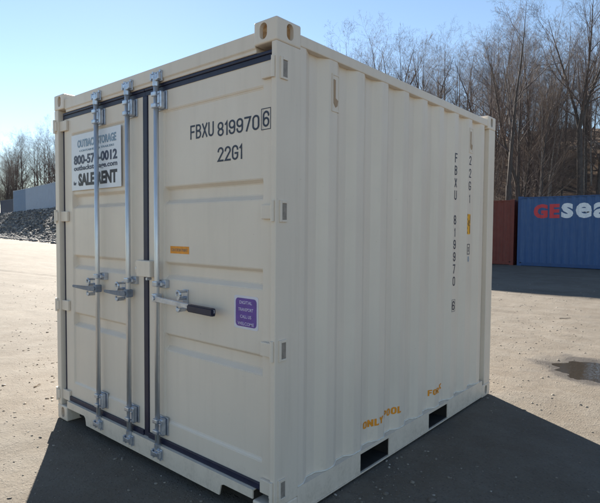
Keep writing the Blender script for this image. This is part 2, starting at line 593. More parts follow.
# --- corner castings with oval holes
def stadium(cx, cz, w, h, n=8):
    r = w/2
    pts = []
    for k in range(n+1):
        a = math.pi*k/n
        pts.append((cx+r*math.cos(a), cz+h/2-r+r*math.sin(a)))
    for k in range(n+1):
        a = math.pi+math.pi*k/n
        pts.append((cx+r*math.cos(a), cz-h/2+r+r*math.sin(a)))
    return pts

CW, CL, CH = 0.160, 0.186, 0.118
def casting(name, cx, cy, z0, sx, sy, parent, m, mh):
    """cx,cy outer corner; sx,sy = +1/-1 direction towards the container's middle"""
    z1 = z0+CH
    X = lambda u: cx+sx*u
    Y = lambda u: cy+sy*u
    bm = NB()
    box(bm, min(cx, X(CW)), max(cx, X(CW)), min(cy, Y(CL)), max(cy, Y(CL)), z0, z1, 0.012, 4)
    blk = obj('casting_blank', bm)
    cb = NB()
    prism(cb, [(X(u), z) for u, z in stadium(0.092, z0+0.062, 0.052, 0.082)], 'y', min(Y(-.02), Y(.032)), max(Y(-.02), Y(.032)))
    prism(cb, [(Y(u), z) for u, z in stadium(0.100, z0+0.062, 0.052, 0.082)], 'x', min(X(-.02), X(.032)), max(X(-.02), X(.032)))
    cut = obj('casting_cutter', cb)
    md = blk.modifiers.new('holes', 'BOOLEAN'); md.operation = 'DIFFERENCE'; md.object = cut; md.solver = 'EXACT'
    bpy.context.view_layer.update()
    me_ = bpy.data.meshes.new_from_object(blk.evaluated_get(bpy.context.evaluated_depsgraph_get()))
    bpy.data.objects.remove(blk); bpy.data.objects.remove(cut)
    bm = NB(); bm.from_mesh(me_); bpy.data.meshes.remove(me_)
    c_ = obj(name, bm, m, parent)
    for ax in (0, 1):
        bm = NB()
        if ax == 0: prism(bm, [(X(u), z) for u, z in stadium(0.092, z0+0.062, 0.0515, 0.0815)], 'y', min(Y(.024), Y(.031)), max(Y(.024), Y(.031)))
        else: prism(bm, [(Y(u), z) for u, z in stadium(0.100, z0+0.062, 0.0515, 0.0815)], 'x', min(X(.024), X(.031)), max(X(.024), X(.031)))
        obj('aperture', bm, mh, c_)
    return c_
for cx, sx in ((0.0, -1), (-W, 1)):
    for cy, sy in ((0.0, 1), (L, -1)):
        casting('corner_casting', cx, cy, 0.0, sx, sy, root, M['cream_frame'], M['rust'] if cy == 0 else M['dark'])
        casting('corner_casting', cx, cy, H-CH+0.006, sx, sy, root, M['cream_frame'], M['rust'] if cy == 0 else M['dark'])

# --- corner posts
def post(x0, x1, y0, y1, bev=0.006):
    bm = NB(); box(bm, x0, x1, y0, y1, CH, H-CH+0.006, bev, 3)
    return obj('corner_post', bm, M['cream_frame'], root)
post(-0.036, -0.002, 0.002, 0.1875)
post(-W+0.002, -W+0.064, 0.002, 0.1875)
post(-0.140, -0.003, 2.844, L-0.002)
post(-W+0.003, -W+0.140, 2.844, L-0.002)

# --- side walls, end wall
def side_wall(x_at):
    bm = corr_sheet(rprof, 0.158, 2.500, x_at)
    return solid_sheet(obj('side_wall', bm, M['cream'], root))
side_wall(lambda u, d, z: (PX-d, u, z))
side_wall(lambda u, d, z: (-W-PX+d, u, z))
eprof = round_profile(side_profile(-W+0.14, -0.14, first=-W+0.20))
solid_sheet(obj('end_wall', corr_sheet(eprof, 0.158, 2.500, lambda u, d, z: (u, L-0.012-d, z)), M['cream'], root))

# caulked seam along the foot of each side wall
class TubeSet:
    def __init__(s): s.V = []; s.F = []
    def path(s, pts, rs, n):
        b = len(s.V)
        for i, (p, r) in enumerate(zip(pts, rs)):
            d = (pts[min(i+1, len(pts)-1)]-pts[max(i-1, 0)]).normalized()
            a = d.cross(Vector((0.31, 0.92, 0.2)))
            if a.length < 1e-3: a = d.cross(Vector((1, 0, 0)))
            a.normalize(); c_ = d.cross(a)
            for k in range(n):
                th = 6.2832*k/n
                s.V.append(p+a*(math.cos(th)*r)+c_*(math.sin(th)*r))
        for i in range(len(pts)-1):
            for k in range(n):
                k2 = (k+1) % n
                s.F.append((b+i*n+k, b+i*n+k2, b+(i+1)*n+k2, b+(i+1)*n+k))
    def mesh(s, name):
        me = bpy.data.meshes.new(name)
        me.from_pydata([v[:] for v in s.V], [], s.F)
        me.polygons.foreach_set('use_smooth', [True]*len(s.F))
        return me
M['caulk'] = flat('pale_caulk', (0.70, 0.67, 0.60), 0.35)
T = TubeSet()
fine = []
for i in range(len(rprof)-1):
    a, b = rprof[i], rprof[i+1]
    n_ = max(1, int((b[0]-a[0])/0.02))
    for k in range(n_): fine.append((a[0]+(b[0]-a[0])*k/n_, a[1]+(b[1]-a[1])*k/n_))
T.path([Vector((PX-d*0.036+0.002, y, 0.1655+0.003*noise.noise(Vector((y*22, 0, 0))))) for y, d in fine], [0.0045+0.002*noise.noise(Vector((y*35, 3, 0))) for y, d in fine], 8)
obj('seam_bead', T.mesh('seam_bead'), M['caulk'], [o for o in root.children if o.name.startswith('side_wall')][0])

# --- rails
bm = NB()
ZT = 2.556
box(bm, -0.064, -0.004, 0.186, 2.806, 2.497, ZT, 0.006)
obj('top_rail', bm, M['cream_frame'], root)
bm = NB(); box(bm, -W+0.004, -W+0.064, 0.186, 2.806, 2.497, ZT, 0.006); obj('top_rail', bm, M['cream_frame'], root)
bm = NB(); box(bm, -W+0.16, -0.16, L-0.066, L-0.004, 2.497, ZT, 0.006); obj('rear_header', bm, M['cream_frame'], root)
def bottom_rail(sx, x_out):
    # C-rail seen from the side: web with two fork pocket openings, thin bottom flange carried across them
    xs_ = sorted((x_out, x_out+sx*0.006))
    bm = NB()
    FP = ((0.792, 1.136), (1.728, 2.056))
    segs = [0.186, FP[0][0], FP[0][1], FP[1][0], FP[1][1], 2.806]
    for a, b in ((0, 1), (2, 3), (4, 5)):
        box(bm, xs_[0], xs_[1], segs[a], segs[b], 0.024, 0.162)
    for a, b in FP: box(bm, xs_[0], xs_[1], a, b, 0.142, 0.162)
    f = sorted((x_out-sx*0.003, x_out+sx*0.05))
    box(bm, f[0], f[1], 0.187, 2.805, 0.014, 0.0235)
    f = sorted((x_out+sx*0.0062, x_out+sx*0.05))
    box(bm, f[0], f[1], 0.187, 2.805, 0.153, 0.161)
    r_ = obj('bottom_rail', bm, M['cream_frame'], root)
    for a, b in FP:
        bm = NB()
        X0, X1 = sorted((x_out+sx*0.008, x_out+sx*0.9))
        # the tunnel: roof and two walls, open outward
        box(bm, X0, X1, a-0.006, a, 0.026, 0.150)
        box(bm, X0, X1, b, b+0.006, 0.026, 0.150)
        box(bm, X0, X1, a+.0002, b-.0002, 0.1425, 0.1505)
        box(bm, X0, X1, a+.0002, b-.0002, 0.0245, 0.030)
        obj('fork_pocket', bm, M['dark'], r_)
    return r_
bottom_rail(-1, -0.004)
bottom_rail(1, -W+0.004)
bm = NB(); box(bm, -W+0.16, -0.16, L-0.05, L-0.005, 0.02, 0.162); obj('rear_sill', bm, M['cream_frame'], root)
bm = NB()
rp = round_profile(side_profile(0.19, 2.80, first=0.30, pitch=0.30))
bmr = corr_sheet(rp, -W+0.06, -0.06, lambda u, d, z: (z, u, ZT-0.006-d*0.5))
solid_sheet(obj('roof', bmr, M['cream'], root))
bm.free()
bm = NB(); box(bm, -W+0.06, -0.06, 0.06, L-0.06, 0.152, 0.170); obj('floor_board', bm, M['dark'], root)

# --- header and sill at the door end
bm = NB()
prism(bm, [(0.020, 2.452), (0.020, 2.470), (0.012, 2.476), (0.012, ZT-0.004), (0.02, ZT), (0.10, ZT), (0.10, 2.452)], 'x', -W+0.1605, -0.1605, 0.002)
obj('door_header', bm, M['cream_frame'], root)
bm = NB()
sill = [(-W+CW+0.001, 0.168), (-0.001-CW, 0.168), (-0.001-CW, 0.120), (-0.39, 0.120), (-0.415, 0.110), (-0.430, 0.048),
        (-W+0.470, 0.048), (-W+0.455, 0.104), (-W+0.435, 0.116), (-W+CW+0.001, 0.112)]
prism(bm, sill, 'y', 0.003, 0.012)
prism(bm, [(0.0122, 0.160), (0.0122, 0.168), (0.12, 0.176), (0.12, 0.168)], 'x', -W+CW+0.002, -CW-0.002)
obj('door_sill', bm, M['cream_frame'], root)
bm = NB(); box(bm, -W+CW+0.01, -CW-0.01, 0.10, 0.115, 0.02, 0.16); obj('under_frame', bm, M['dark'], root)

# --- doors
DY = 0.036                                           # outer plane of the door leaves
KD = (1.855+DY)/1.855
def D(x, z, p=None):                                 # from a point measured in the plane y=0 to the door plane
    k = KD if p is None else (1.855+p)/1.855
    return 1.7458+(x-1.7458)*k, 1.5452+(z-1.5452)*k
GZ = [D(-1, 1.755)[1], D(-1, 1.293)[1], D(-1, 0.848)[1]]
def door_leaf(x0, x1, z0, z1, bl, br):
    """leaf with border frame and pressed horizontal grooves"""
    bm = NB()
    # vertical profile at the pressed middle
    zs = [(z0, 0), (z0+0.135, 0), (z0+0.150, 0.010)]
    for g in sorted(GZ):
        zs += [(g-0.058, 0.010), (g-0.030, 0.040), (g+0.030, 0.040), (g+0.052, 0.010)]
    zs += [(z1-0.160, 0.010), (z1-0.148, 0), (z1, 0)]
    u = [(x0, 0), (x0+bl, 0), (x0+bl+.008, 1), (x1-br-.008, 1), (x1-br, 0), (x1, 0)]
    rows = [[bm.verts.new((x, DY+d*k, z)) for x, k in u] for z, d in zs]
    for j in range(len(rows)-1):
        for i in range(len(u)-1):
            bm.faces.new((rows[j][i], rows[j][i+1], rows[j+1][i+1], rows[j+1][i]))
    # edge return
    b = bmesh.ops.extrude_edge_only(bm, edges=[e for e in bm.edges if e.is_boundary])
    for v in [g for g in b['geom'] if isinstance(g, bmesh.types.BMVert)]: v.co.y = DY+0.045
    bmesh.ops.recalc_face_normals(bm, faces=bm.faces[:])
    sharp = [e for e in bm.edges if len(e.link_faces) == 2 and e.calc_face_angle(0) > 0.3]
    bmesh.ops.bevel(bm, geom=sharp, offset=0.003, segments=2, affect='EDGES', clamp_overlap=True)
    return bm
ZD0, ZD1 = 0.183, 2.432
XS = D(-1.137, 1)[0]
door_l = obj('door', door_leaf(-W+0.096, XS-0.026, ZD0, ZD1, 0.125, 0.17), M['cream'], root)
door_r = obj('door', door_leaf(XS+0.026, -0.052, ZD0, ZD1, 0.165, 0.072), M['cream'], root)
door_l['label'] = 'left door leaf with two lock rods and a for sale sign'
door_r['label'] = 'right door leaf with black gripped handle and container number'

# --- rubber gaskets
def gasket(x0, x1, z0, z1, parent, y0=0.030, y1=0.075, bev=0.006):
    bm = NB(); box(bm, x0, x1, y0, y1, z0, z1, bev)
    return obj('gasket', bm, M['rubber'], parent)
gasket(-W+0.064, -W+0.0955, 0.19, 2.452, door_l, 0.040)
gasket(-0.0515, -0.036, 0.19, 2.452, door_r, 0.040)
gasket(-W+0.097, XS-0.001, 2.4325, 2.4735-0.0225, door_l, 0.024)
gasket(XS+0.001, -0.037, 2.4325, 2.4735-0.0225, door_r, 0.024)
gasket(-W+0.097, XS-0.001, 2.404, 2.432, door_l, 0.0325, 0.0355, 0.001)
gasket(XS+0.001, -0.0525, 2.404, 2.432, door_r, 0.0325, 0.0355, 0.001)
gasket(-W+0.097, XS-0.028, 0.170, 0.206, door_l, 0.022, 0.0355, 0.004)
gasket(XS+0.028, -0.0525, 0.170, 0.206, door_r, 0.022, 0.0355, 0.004)
gasket(XS-0.0255, XS+0.0255, 0.172, 2.404, door_r, 0.028, 0.075)

# --- hinges
HZ = [2.352, 1.640, 0.930, 0.205]
for side_, dpar in ((0, door_r), (1, door_l)):
    for z in HZ:
        bm = NB()
        if side_ == 0:
            box(bm, -0.122, -0.034, 0.016, 0.0355, z-0.040, z+0.034, 0.005)
            box(bm, -0.034, -0.016, -0.008, 0.022, z-0.036, z+0.036, 0.004)
            tube(bm, (-0.020, -0.004, z-0.052), (-0.020, -0.004, z+0.052), 0.010, 12)
        else:
            box(bm, -W+0.052, -W+0.170, 0.016, 0.0355, z-0.040, z+0.040, 0.005)
            box(bm, -W+0.020, -W+0.054, -0.010, 0.016, z-0.036, z+0.036, 0.004)
            tube(bm, (-W+0.018, -0.004, z-0.052), (-W+0.018, -0.004, z+0.052), 0.013, 12)
        obj('hinge', bm, M['cream_frame'], dpar)
for z in HZ:                                        # hinge lugs let into the side face of the post
    bm = NB()
    box(bm, -0.004, 0.006, 0.028, 0.044, z-0.055, z+0.055, 0.002)
    box(bm, -0.004, 0.006, 0.0445, 0.082, z+0.040, z+0.055, 0.002)
    box(bm, -0.004, 0.006, 0.0445, 0.082, z-0.055, z-0.044, 0.002)
    lug = obj('hinge_lug', bm, M['cream_frame'], root)
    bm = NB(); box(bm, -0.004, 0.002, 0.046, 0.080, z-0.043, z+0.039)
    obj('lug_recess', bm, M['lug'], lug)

# --- lock rods
RODS = [(-1.762, -1, -2.10, door_l), (-1.350, -1, -1.63, door_l), (-1.018, 1, -0.44, door_r)]
RY = -0.004
for (x, dr, xe, dpar) in RODS:
    bm = NB()
    tube(bm, (x, RY, 0.150), (x, RY, 2.480), 0.0165, 16)
    rod = obj('lock_rod', bm, M['tube'], root, smooth=False)
    for p in rod.data.polygons: p.use_smooth = len(p.vertices) == 4
    # guide brackets on the door, top and bottom, with bolted clamp
    for (za, zb) in ((2.285, 2.400), (0.235, 0.350)):
        bm = NB()
        box(bm, x-0.040, x+0.066, 0.026, 0.0345, za, zb, 0.003)
        for zz in (za+0.008, zb-0.036):
            box(bm, x-0.025, x+0.0235, RY-0.024, 0.026, zz, zz+0.028, 0.006)
        box(bm, x+0.022, x+0.056, -0.010, 0.0255, za+0.003, zb-0.003, 0.012, 3)
        box(bm, x+0.030, x+0.048, -0.018, -0.008, za+0.030, zb-0.030, 0.005)
        for zz in (za+0.018, zb-0.018):
            tube(bm, (x+0.038, -0.016, zz), (x+0.038, 0.026, zz), 0.0085, 6)
            tube(bm, (x-0.034, 0.012, zz), (x-0.034, 0.026, zz), 0.0085, 6)
        obj('guide_bracket', bm, M['zinc'], rod)
    # cams and keepers
    for (zc, s_) in ((2.455, 1), (0.150, -1)):
        bm = NB()
        tube(bm, (x, RY, zc-0.028), (x, RY, zc+0.028), 0.021, 14)
        box(bm, x-0.010, x+0.038, RY-0.020, RY+0.010, zc-0.010+s_*0.012, zc+0.010+s_*0.012, 0.004)
        prism(bm, [(x-0.012, zc+s_*0.010), (x+0.012, zc+s_*0.010), (x+0.020, zc+s_*0.052), (x-0.006, zc+s_*0.056)] if s_ > 0 else
              [(x-0.012, zc-0.010), (x-0.006, zc-0.056), (x+0.020, zc-0.052), (x+0.012, zc-0.010)], 'y', RY-0.014, RY+0.006, 0.003)
        obj('cam', bm, M['zinc'], rod)
        bm = NB()
        yk = 0.0025 if s_ < 0 else 0.0115
        zz = zc+s_*0.030
        box(bm, x-0.040, x+0.050, yk-0.010, yk, zz-0.030, zz+0.030, 0.003)
        box(bm, x-0.040, x-0.026, yk-0.034, yk-0.010, zz-0.022, zz+0.022, 0.004)
        box(bm, x+0.034, x+0.048, yk-0.034, yk-0.010, zz-0.022, zz+0.022, 0.004)
        box(bm, x-0.026, x+0.034, yk-0.034, yk-0.026, zz-0.012, zz+0.012, 0.003)
        tube(bm, (x-0.034, yk-0.018, zz+s_*0.030), (x-0.034, yk, zz+s_*0.030), 0.009, 6)
        tube(bm, (x+0.042, yk-0.018, zz+s_*0.030), (x+0.042, yk, zz+s_*0.030), 0.009, 6)
        obj('keeper', bm, M['zinc'], rod)
    # middle guide with a lug
    bm = NB()
    box(bm, x-0.020, x+0.062, 0.016, 0.0455, 1.176, 1.226, 0.003)
    box(bm, x-0.024, x+0.024, RY-0.022, 0.016, 1.184, 1.218, 0.006)
    tube(bm, (x+0.046, -0.006, 1.201), (x+0.046, 0.020, 1.201), 0.011, 10)
    tube(bm, (x-0.034, 0.004, 1.201), (x-0.034, 0.034, 1.201), 0.009, 8)
    obj('guide_bracket', bm, M['zinc'], rod)
    # handle hub and handle
    bm = NB()
    box(bm, x-0.024, x+0.024, RY-0.026, RY+0.022, 1.086, 1.140, 0.008)
    tube(bm, (x, RY-0.034, 1.113), (x, RY-0.02, 1.113), 0.014, 10)
    pts = [(x+dr*0.018, 1.128), (x+dr*0.10, 1.122), (xe, 1.100), (xe, 1.078), (x+dr*0.10, 1.090), (x+dr*0.018, 1.092)]
    if dr < 0: pts = [(x-0.018, 1.128), (x-0.018, 1.092), (x-0.10, 1.090), (xe, 1.098), (xe, 1.116), (x-0.10, 1.122)]
    prism(bm, pts, 'y', RY-0.026, RY-0.014, 0.003)
    h_ = obj('handle', bm, M['zinc'] if dr > 0 else M['zinc_dark'], rod)
    if dr > 0:
        bm = NB()
        prism(bm, [(-0.672, 1.110), (-0.672, 1.066), (xe-0.008, 1.062), (xe-0.002, 1.068), (xe-0.002, 1.102), (xe-0.008, 1.107)], 'y', RY-0.036, RY-0.004, 0.007)
        g_ = obj('rubber_grip', bm, M['rubber'], rod)
    # catch plate that holds the handle: a plate with two hooks
    xc = {-1.762: -1.885, -1.350: -1.480, -1.018: -0.785}[x]
    bm = NB()
    box(bm, xc-0.024, xc+0.024, 0.0365, 0.0455, 1.060, 1.180, 0.003)
    box(bm, xc-0.012, xc+0.012, RY-0.014, 0.0365, 1.050, 1.072, 0.004)
    # curved upper hook
    prev = None
    for k in range(9):
        a = math.radians(-60+k*32)
        p = Vector((xc+0.020*math.cos(a), -0.012, 1.152+0.024*math.sin(a)))
        if prev is not None: tube(bm, prev, p, 0.0075, 8)
        prev = p
    prev = None
    for k in range(7):
        a = math.radians(150+k*36)
        p = Vector((xc+0.016*math.cos(a), -0.012, 1.072+0.018*math.sin(a)))
        if prev is not None: tube(bm, prev, p, 0.0075, 8)
        prev = p
    tube(bm, (xc, -0.016, 1.130), (xc, 0.0365, 1.130), 0.010, 10)
    tube(bm, (xc+0.012, -0.016, 1.172), (xc+0.012, 0.0365, 1.172), 0.008, 8)
    obj('handle_catch', bm, M['zinc'], rod)

# --- padlock box over the gap between the doors
bm = NB()
x0, z0_ = D(-1.225, 1.238, 0.0); x1, z1_ = D(-1.072, 1.342, 0.0)
box(bm, x0, x1, -0.022, 0.034, z0_, z1_, 0.005)
box(bm, x0-0.060, x0+0.001, 0.006, 0.034, z0_+0.018, z1_-0.012, 0.004)
lb = obj('lock_box', bm, M['cream_frame'], root)
bm = NB()
tube(bm, (x0-0.035, -0.004, z0_+0.050), (x0-0.035, 0.01, z0_+0.050), 0.009, 8)
obj('bolt', bm, M['zinc'], lb)
bm = NB()
tube(bm, (x1-0.024, -0.030, z0_-0.010), (x1-0.024, 0.004, z0_-0.010), 0.009, 8)
obj('bolt', bm, M['zinc'], lb)

# --- lettering on the doors
def place_text(body, cx, cz, width, height_, m, parent, y, bold=0.0, shear=0.0, name='lettering', spacing=1.0):
    """fit the text into width x height_ centred on cx, cz in a plane y=const facing -y"""
    me = text_me(body, 1.0, 1.0, bold, ext=0.002, shear=shear, spacing=spacing)
    n = len(me.vertices)
    co = np.empty(n*3); me.vertices.foreach_get('co', co); co = co.reshape(-1, 3)
    mn, mx = co.min(0), co.max(0)
    sx = width/(mx[0]-mn[0]); sy = height_/(mx[1]-mn[1])
    out = np.empty_like(co)
    out[:, 0] = cx+(co[:, 0]-(mn[0]+mx[0])/2)*sx
    out[:, 2] = cz+(co[:, 1]-(mn[1]+mx[1])/2)*sy
    out[:, 1] = y-0.0008-(co[:, 2]/0.002)*0.0006
    me.vertices.foreach_set('co', out.ravel()); me.update()
    return obj(name, me, m, parent)
_A = math.radians
def _arc(cx, cy, rx, ry, a0, a1, n=9):
    return [(cx+rx*math.cos(_A(a0+(a1-a0)*k/n)), cy+ry*math.sin(_A(a0+(a1-a0)*k/n))) for k in range(n+1)]
def _o(y0, y1, w=0.5):                               # rounded closed ring
    r = w/2
    return _arc(r, y1-r, r, r, 0, 180)+_arc(r, y0+r, r, r, 180, 360)
GLY = {
 'F': [[(0, 0), (0, 1), (.45, 1)], [(0, .52), (.38, .52)]],
 'B': [[(0, 0), (0, 1)]+_arc(.25, .775, .23, .225, 90, -90)+[(0, .55)], [(0, .53)]+_arc(.25, .265, .25, .265, 90, -90)+[(0, 0)]],
 'X': [[(0, 0), (.5, 1)], [(0, 1), (.5, 0)]],
 'U': [[(0, 1)]+_arc(.25, .25, .25, .25, 180, 360)+[(.5, 1)]],
 '0': [_o(0, 1)+['c']],
 '8': [_o(.5, 1, .46)+['c'], _o(0, .5, .5)+['c']],
 '1': [[(.0, .82), (.14, 1), (.14, 0)]],
 '9': [_o(.44, 1)+['c'], [(.5, .75)]+_arc(.25, .25, .25, .25, 0, -180)],
 '6': [_o(0, .56)+['c'], [(0, .25)]+_arc(.25, .75, .25, .25, 180, 0)],
 '7': [[(0, 1), (.5, 1), (.16, 0)]],
 '2': [_arc(.25, .75, .25, .25, 180, -20)+[(0, 0), (.5, 0)]],
 'G': [_arc(.25, .75, .25, .25, 0, 180)+_arc(.25, .25, .25, .25, 180, 360)+[(.5, .45), (.27, .45)]],
 'O': [_o(0, 1)+['c']],
 'N': [[(0, 0), (0, 1)], [(0, 1), (.48, 0)], [(.48, 0), (.48, 1)]],
 'L': [[(0, 1), (0, 0), (.42, 0)]],
 'Y': [[(0, 1), (.25, .48), (.25, 0)], [(.5, 1), (.25, .48)]],
 'P': [[(0, 0), (0, 1)]+_arc(.25, .75, .25, .25, 90, -90)+[(0, .5)]],
 'R': [[(0, 0), (0, 1)]+_arc(.25, .75, .25, .25, 90, -90)+[(0, .5)], [(.2, .5), (.5, 0)]],
 'K': [[(0, 0), (0, 1)], [(0, .42), (.5, 1)], [(.18, .58), (.5, 0)]],
}
def stroke_bm(text, stroke=0.125, gap=0.26):
    # flat lettering of even stroke, height 1, z carries a tiny step so strokes never share a plane
    bm = NB(); x = 0; lay = 0
    for ch in text:
        if ch == ' ': x += .55; continue
        wmax = 0
        for st in GLY[ch]:
            closed = st[-1] == 'c'
            P = [Vector(p) for p in (st[:-1] if closed else st)]
            Q = [P[0]]
            for p in P[1:]:
                if (p-Q[-1]).length > 1e-4: Q.append(p)
            if closed and (Q[0]-Q[-1]).length < 1e-4: Q.pop()
            n = len(Q); h = stroke/2; Lf, Rt = [], []
            for i in range(n):
                a = Q[i-1] if (closed or i > 0) else None
                b = Q[(i+1) % n] if (closed or i < n-1) else None
                d1 = (Q[i]-a).normalized() if a is not None else None
                d2 = (b-Q[i]).normalized() if b is not None else None
                if d1 is None: d1 = d2
                if d2 is None: d2 = d1
                n1 = Vector((-d1.y, d1.x)); n2 = Vector((-d2.y, d2.x))
                m_ = (n1+n2)
                if m_.length < 1e-3: m_ = n1
                m_.normalize(); k = h/max(.45, m_.dot(n1))
                q = Q[i]
                if not closed and i == 0: q = q-d2*h*0.9
                if not closed and i == n-1: q = q+d1*h*0.9
                Lf.append(bm.verts.new((x+q.x+m_.x*k, q.y+m_.y*k, lay)))
                Rt.append(bm.verts.new((x+q.x-m_.x*k, q.y-m_.y*k, lay)))
            for i in range(n if closed else n-1):
                j = (i+1) % n
                bm.faces.new((Rt[i], Rt[j], Lf[j], Lf[i]))
            wmax = max(wmax, max(p.x for p in Q)); lay += 1
        x += wmax+gap
    return bm
def number_text(text, cx, cz, width, height_, m, parent, y, stroke=0.15, gap=0.26):
    bm = stroke_bm(text, stroke, gap)
    x0, x1 = min(v.co.x for v in bm.verts), max(v.co.x for v in bm.verts)
    z0, z1 = min(v.co.y for v in bm.verts), max(v.co.y for v in bm.verts)
    for v in bm.verts:
        v.co = Vector((cx-width/2+(v.co.x-x0)/(x1-x0)*width, y-0.0012-0.00006*(v.co.z % 5), cz-height_/2+(v.co.y-z0)/(z1-z0)*height_))
    return obj('lettering', bm, m, parent)
def side_number(text, y0, y1, z0, z1, m, parent, stroke=0.13, slope=0.0, gap=0.26):
    bm = stroke_bm(text, stroke, gap)
    a0, a1 = min(v.co.x for v in bm.verts), max(v.co.x for v in bm.verts)
    b0, b1 = min(v.co.y for v in bm.verts), max(v.co.y for v in bm.verts)
    for v in bm.verts:
        y = y0+(v.co.x-a0)/(a1-a0)*(y1-y0)
        v.co = Vector((0.00006*(v.co.z % 5), y, z0+(v.co.y-b0)/(b1-b0)*(z1-z0)+slope*(y-y0)))
    for (yb, _) in rprof:
        if y0 < yb < y1:
            bmesh.ops.bisect_plane(bm, geom=bm.verts[:]+bm.edges[:]+bm.faces[:], plane_co=(0, yb, 0), plane_no=(0, 1, 0))
    for v in bm.verts: v.co.x += PX-depth_at(v.co.y)+0.0032
    return obj('lettering', bm, m, parent)
def span(xa, xb, z0, z1):
    a, b = D(xa, z0), D(xb, z1)
    return (a[0]+b[0])/2, (a[1]+b[1])/2, abs(b[0]-a[0]), abs(b[1]-a[1])
PY = DY+0.010
cx, cz, w, h = span(-0.694, -0.484, 2.064, 2.148); number_text('FBXU', cx, cz, w, h, M['navy_ink'], door_r, PY)
cx, cz, w, h = span(-0.452, -0.126, 2.056, 2.140); number_text('819970', cx, cz, w, h, M['navy_ink'], door_r, PY)
cx, cz, w, h = span(-0.082, -0.036, 2.062, 2.142); number_text('6', cx-0.010, cz, w, h, M['navy_ink'], door_r, DY)
bm = NB()
x0, x1, z0, z1 = cx-0.010-w/2-0.012, cx-0.010+w/2+0.010, cz-h/2-0.014, cz+h/2+0.014
for a in ((x0, x1, z0, z0+.004), (x0, x1, z1-.004, z1), (x0, x0+.004, z0+.004, z1-.004), (x1-.004, x1, z0+.004, z1-.004)):
    box(bm, a[0], a[1], DY-0.0012, DY-0.0004, a[2], a[3])
obj('number_frame', bm, M['navy_ink'], door_r)
cx, cz, w, h = span(-0.457, -0.253, 1.918, 2.003); number_text('22G1', cx, cz, w, h, M['navy_ink'], door_r, PY)

def plate(name, x0, x1, z0, z1, y, th, m, parent, bev=0.0):
    bm = NB(); box(bm, x0, x1, y-th, y, z0, z1, bev)
    return obj(name, bm, m, parent)
def rplate(name, x0, x1, z0, z1, y, th, m, parent, r):
    bm = NB()
    pts = []
    for (cx_, cz_, a0) in ((x1-r, z1-r, 0), (x0+r, z1-r, 90), (x0+r, z0+r, 180), (x1-r, z0+r, 270)):
        for k in range(6):
            a = math.radians(a0+k*18); pts.append((cx_+r*math.cos(a), cz_+r*math.sin(a)))
    prism(bm, pts, 'y', y-th, y)
    return obj(name, bm, m, parent)

# orange caution label and violet sticker on the right door
(xa, za), (xb, zb) = D(-0.892, 1.398), D(-0.709, 1.442)
s_ = plate('caution_label', xa, xb, za, zb, PY-0.0005, 0.0012, M['orange_ink'], door_r)
place_text('CAUTION PAINT', (xa+xb)/2, (za+zb)/2, (xb-xa)*.88, (zb-za)*.42, M['tan'], s_, PY-0.0018, 0.01)
(xa, za), (xb, zb) = D(-0.312, 1.017), D(-0.128, 1.194)
s_ = rplate('sticker', xa, xb, za, zb, PY-0.0005, 0.001, M['white_edge'], door_r, 0.012)
s2 = rplate('sticker_field', xa+.013, xb-.013, za+.013, zb-.013, PY-0.0018, 0.001, M['violet'], s_, 0.02)
for k, (tx, wf) in enumerate((('DIGITAL', .52), ('TRANSPORT', .62), ('CALL US', .46), ('WELCOME', .68))):
    place_text(tx, (xa+xb)/2, zb-0.036-k*0.0385, (xb-xa)*wf, 0.0175, M['lilac'], s_, PY-0.0030, 0.012)

# white sign on the left door
(xa, za), (xb, zb) = D(-2.135, 1.832), D(-1.430, 2.246)
sign = plate('sale_sign', xa, xb, za, zb, DY-0.002, 0.004, M['white_sign'], door_l)
SYN = DY-0.0065
sw, sh, scx = xb-xa, zb-za, (xa+xb)/2
place_text('OUTBACK STORAGE', scx+0.02, za+sh*0.83, sw*0.78, sh*0.14, M['blue_grey_ink'], sign, SYN, 0.03)
place_text('CONTAINERS & TRAILERS', scx+0.02, za+sh*0.70, sw*0.70, sh*0.035, M['blue_grey_ink'], sign, SYN, 0.01)
place_text('800-571-0012', scx-0.004, za+sh*0.545, sw*0.88, sh*0.17, M['dark_blue_ink'], sign, SYN, 0.035)
place_text('outbackstorage.com', scx-0.004, za+sh*0.385, sw*0.88, sh*0.115, M['dark_blue_ink'], sign, SYN, 0.02)
place_text('SALE/RENT', scx+0.03, za+sh*0.185, sw*0.78, sh*0.225, M['black_ink'], sign, SYN, 0.045)
place_text('for', xa+sw*0.075, za+sh*0.13, sw*0.06, sh*0.07, M['dark_blue_ink'], sign, SYN, 0.02)

# --- lettering and fittings on the corrugated side
def depth_at(y):
    for i in range(len(prof)-1):
        if prof[i][0] <= y <= prof[i+1][0]:
            a, b = prof[i], prof[i+1]
            k = (y-a[0])/max(1e-9, b[0]-a[0])
            return (a[1]+(b[1]-a[1])*k)*0.036
    return 0
def side_text(body, y0, y1, z0, z1, m, parent, bold=0.0, slope=0.0):
    me = text_me(body, 1.0, 1.0, bold, ext=0.002)
    bm = NB(); bm.from_mesh(me); bpy.data.meshes.remove(me)
    xs_ = [v.co.x for v in bm.verts]; zs_ = [v.co.y for v in bm.verts]
    mx0, mx1, mz0, mz1 = min(xs_), max(xs_), min(zs_), max(zs_)
    for v in bm.verts:
        y = y0+(v.co.x-mx0)/(mx1-mx0)*(y1-y0)
        z = z0+(v.co.y-mz0)/(mz1-mz0)*(z1-z0)+slope*(y-y0)
        v.co = Vector((v.co.z/0.002*0.0006, y, z))
    for (yb, _) in rprof:
        if y0 < yb < y1:
            bmesh.ops.bisect_plane(bm, geom=bm.verts[:]+bm.edges[:]+bm.faces[:], plane_co=(0, yb, 0), plane_no=(0, 1, 0))
    for v in bm.verts: v.co.x += PX-depth_at(v.co.y)+0.0030
    return obj('lettering', bm, m, parent)
walls = [o for o in root.children if o.name.startswith('side_wall')]
wall = walls[0]
z = 2.178
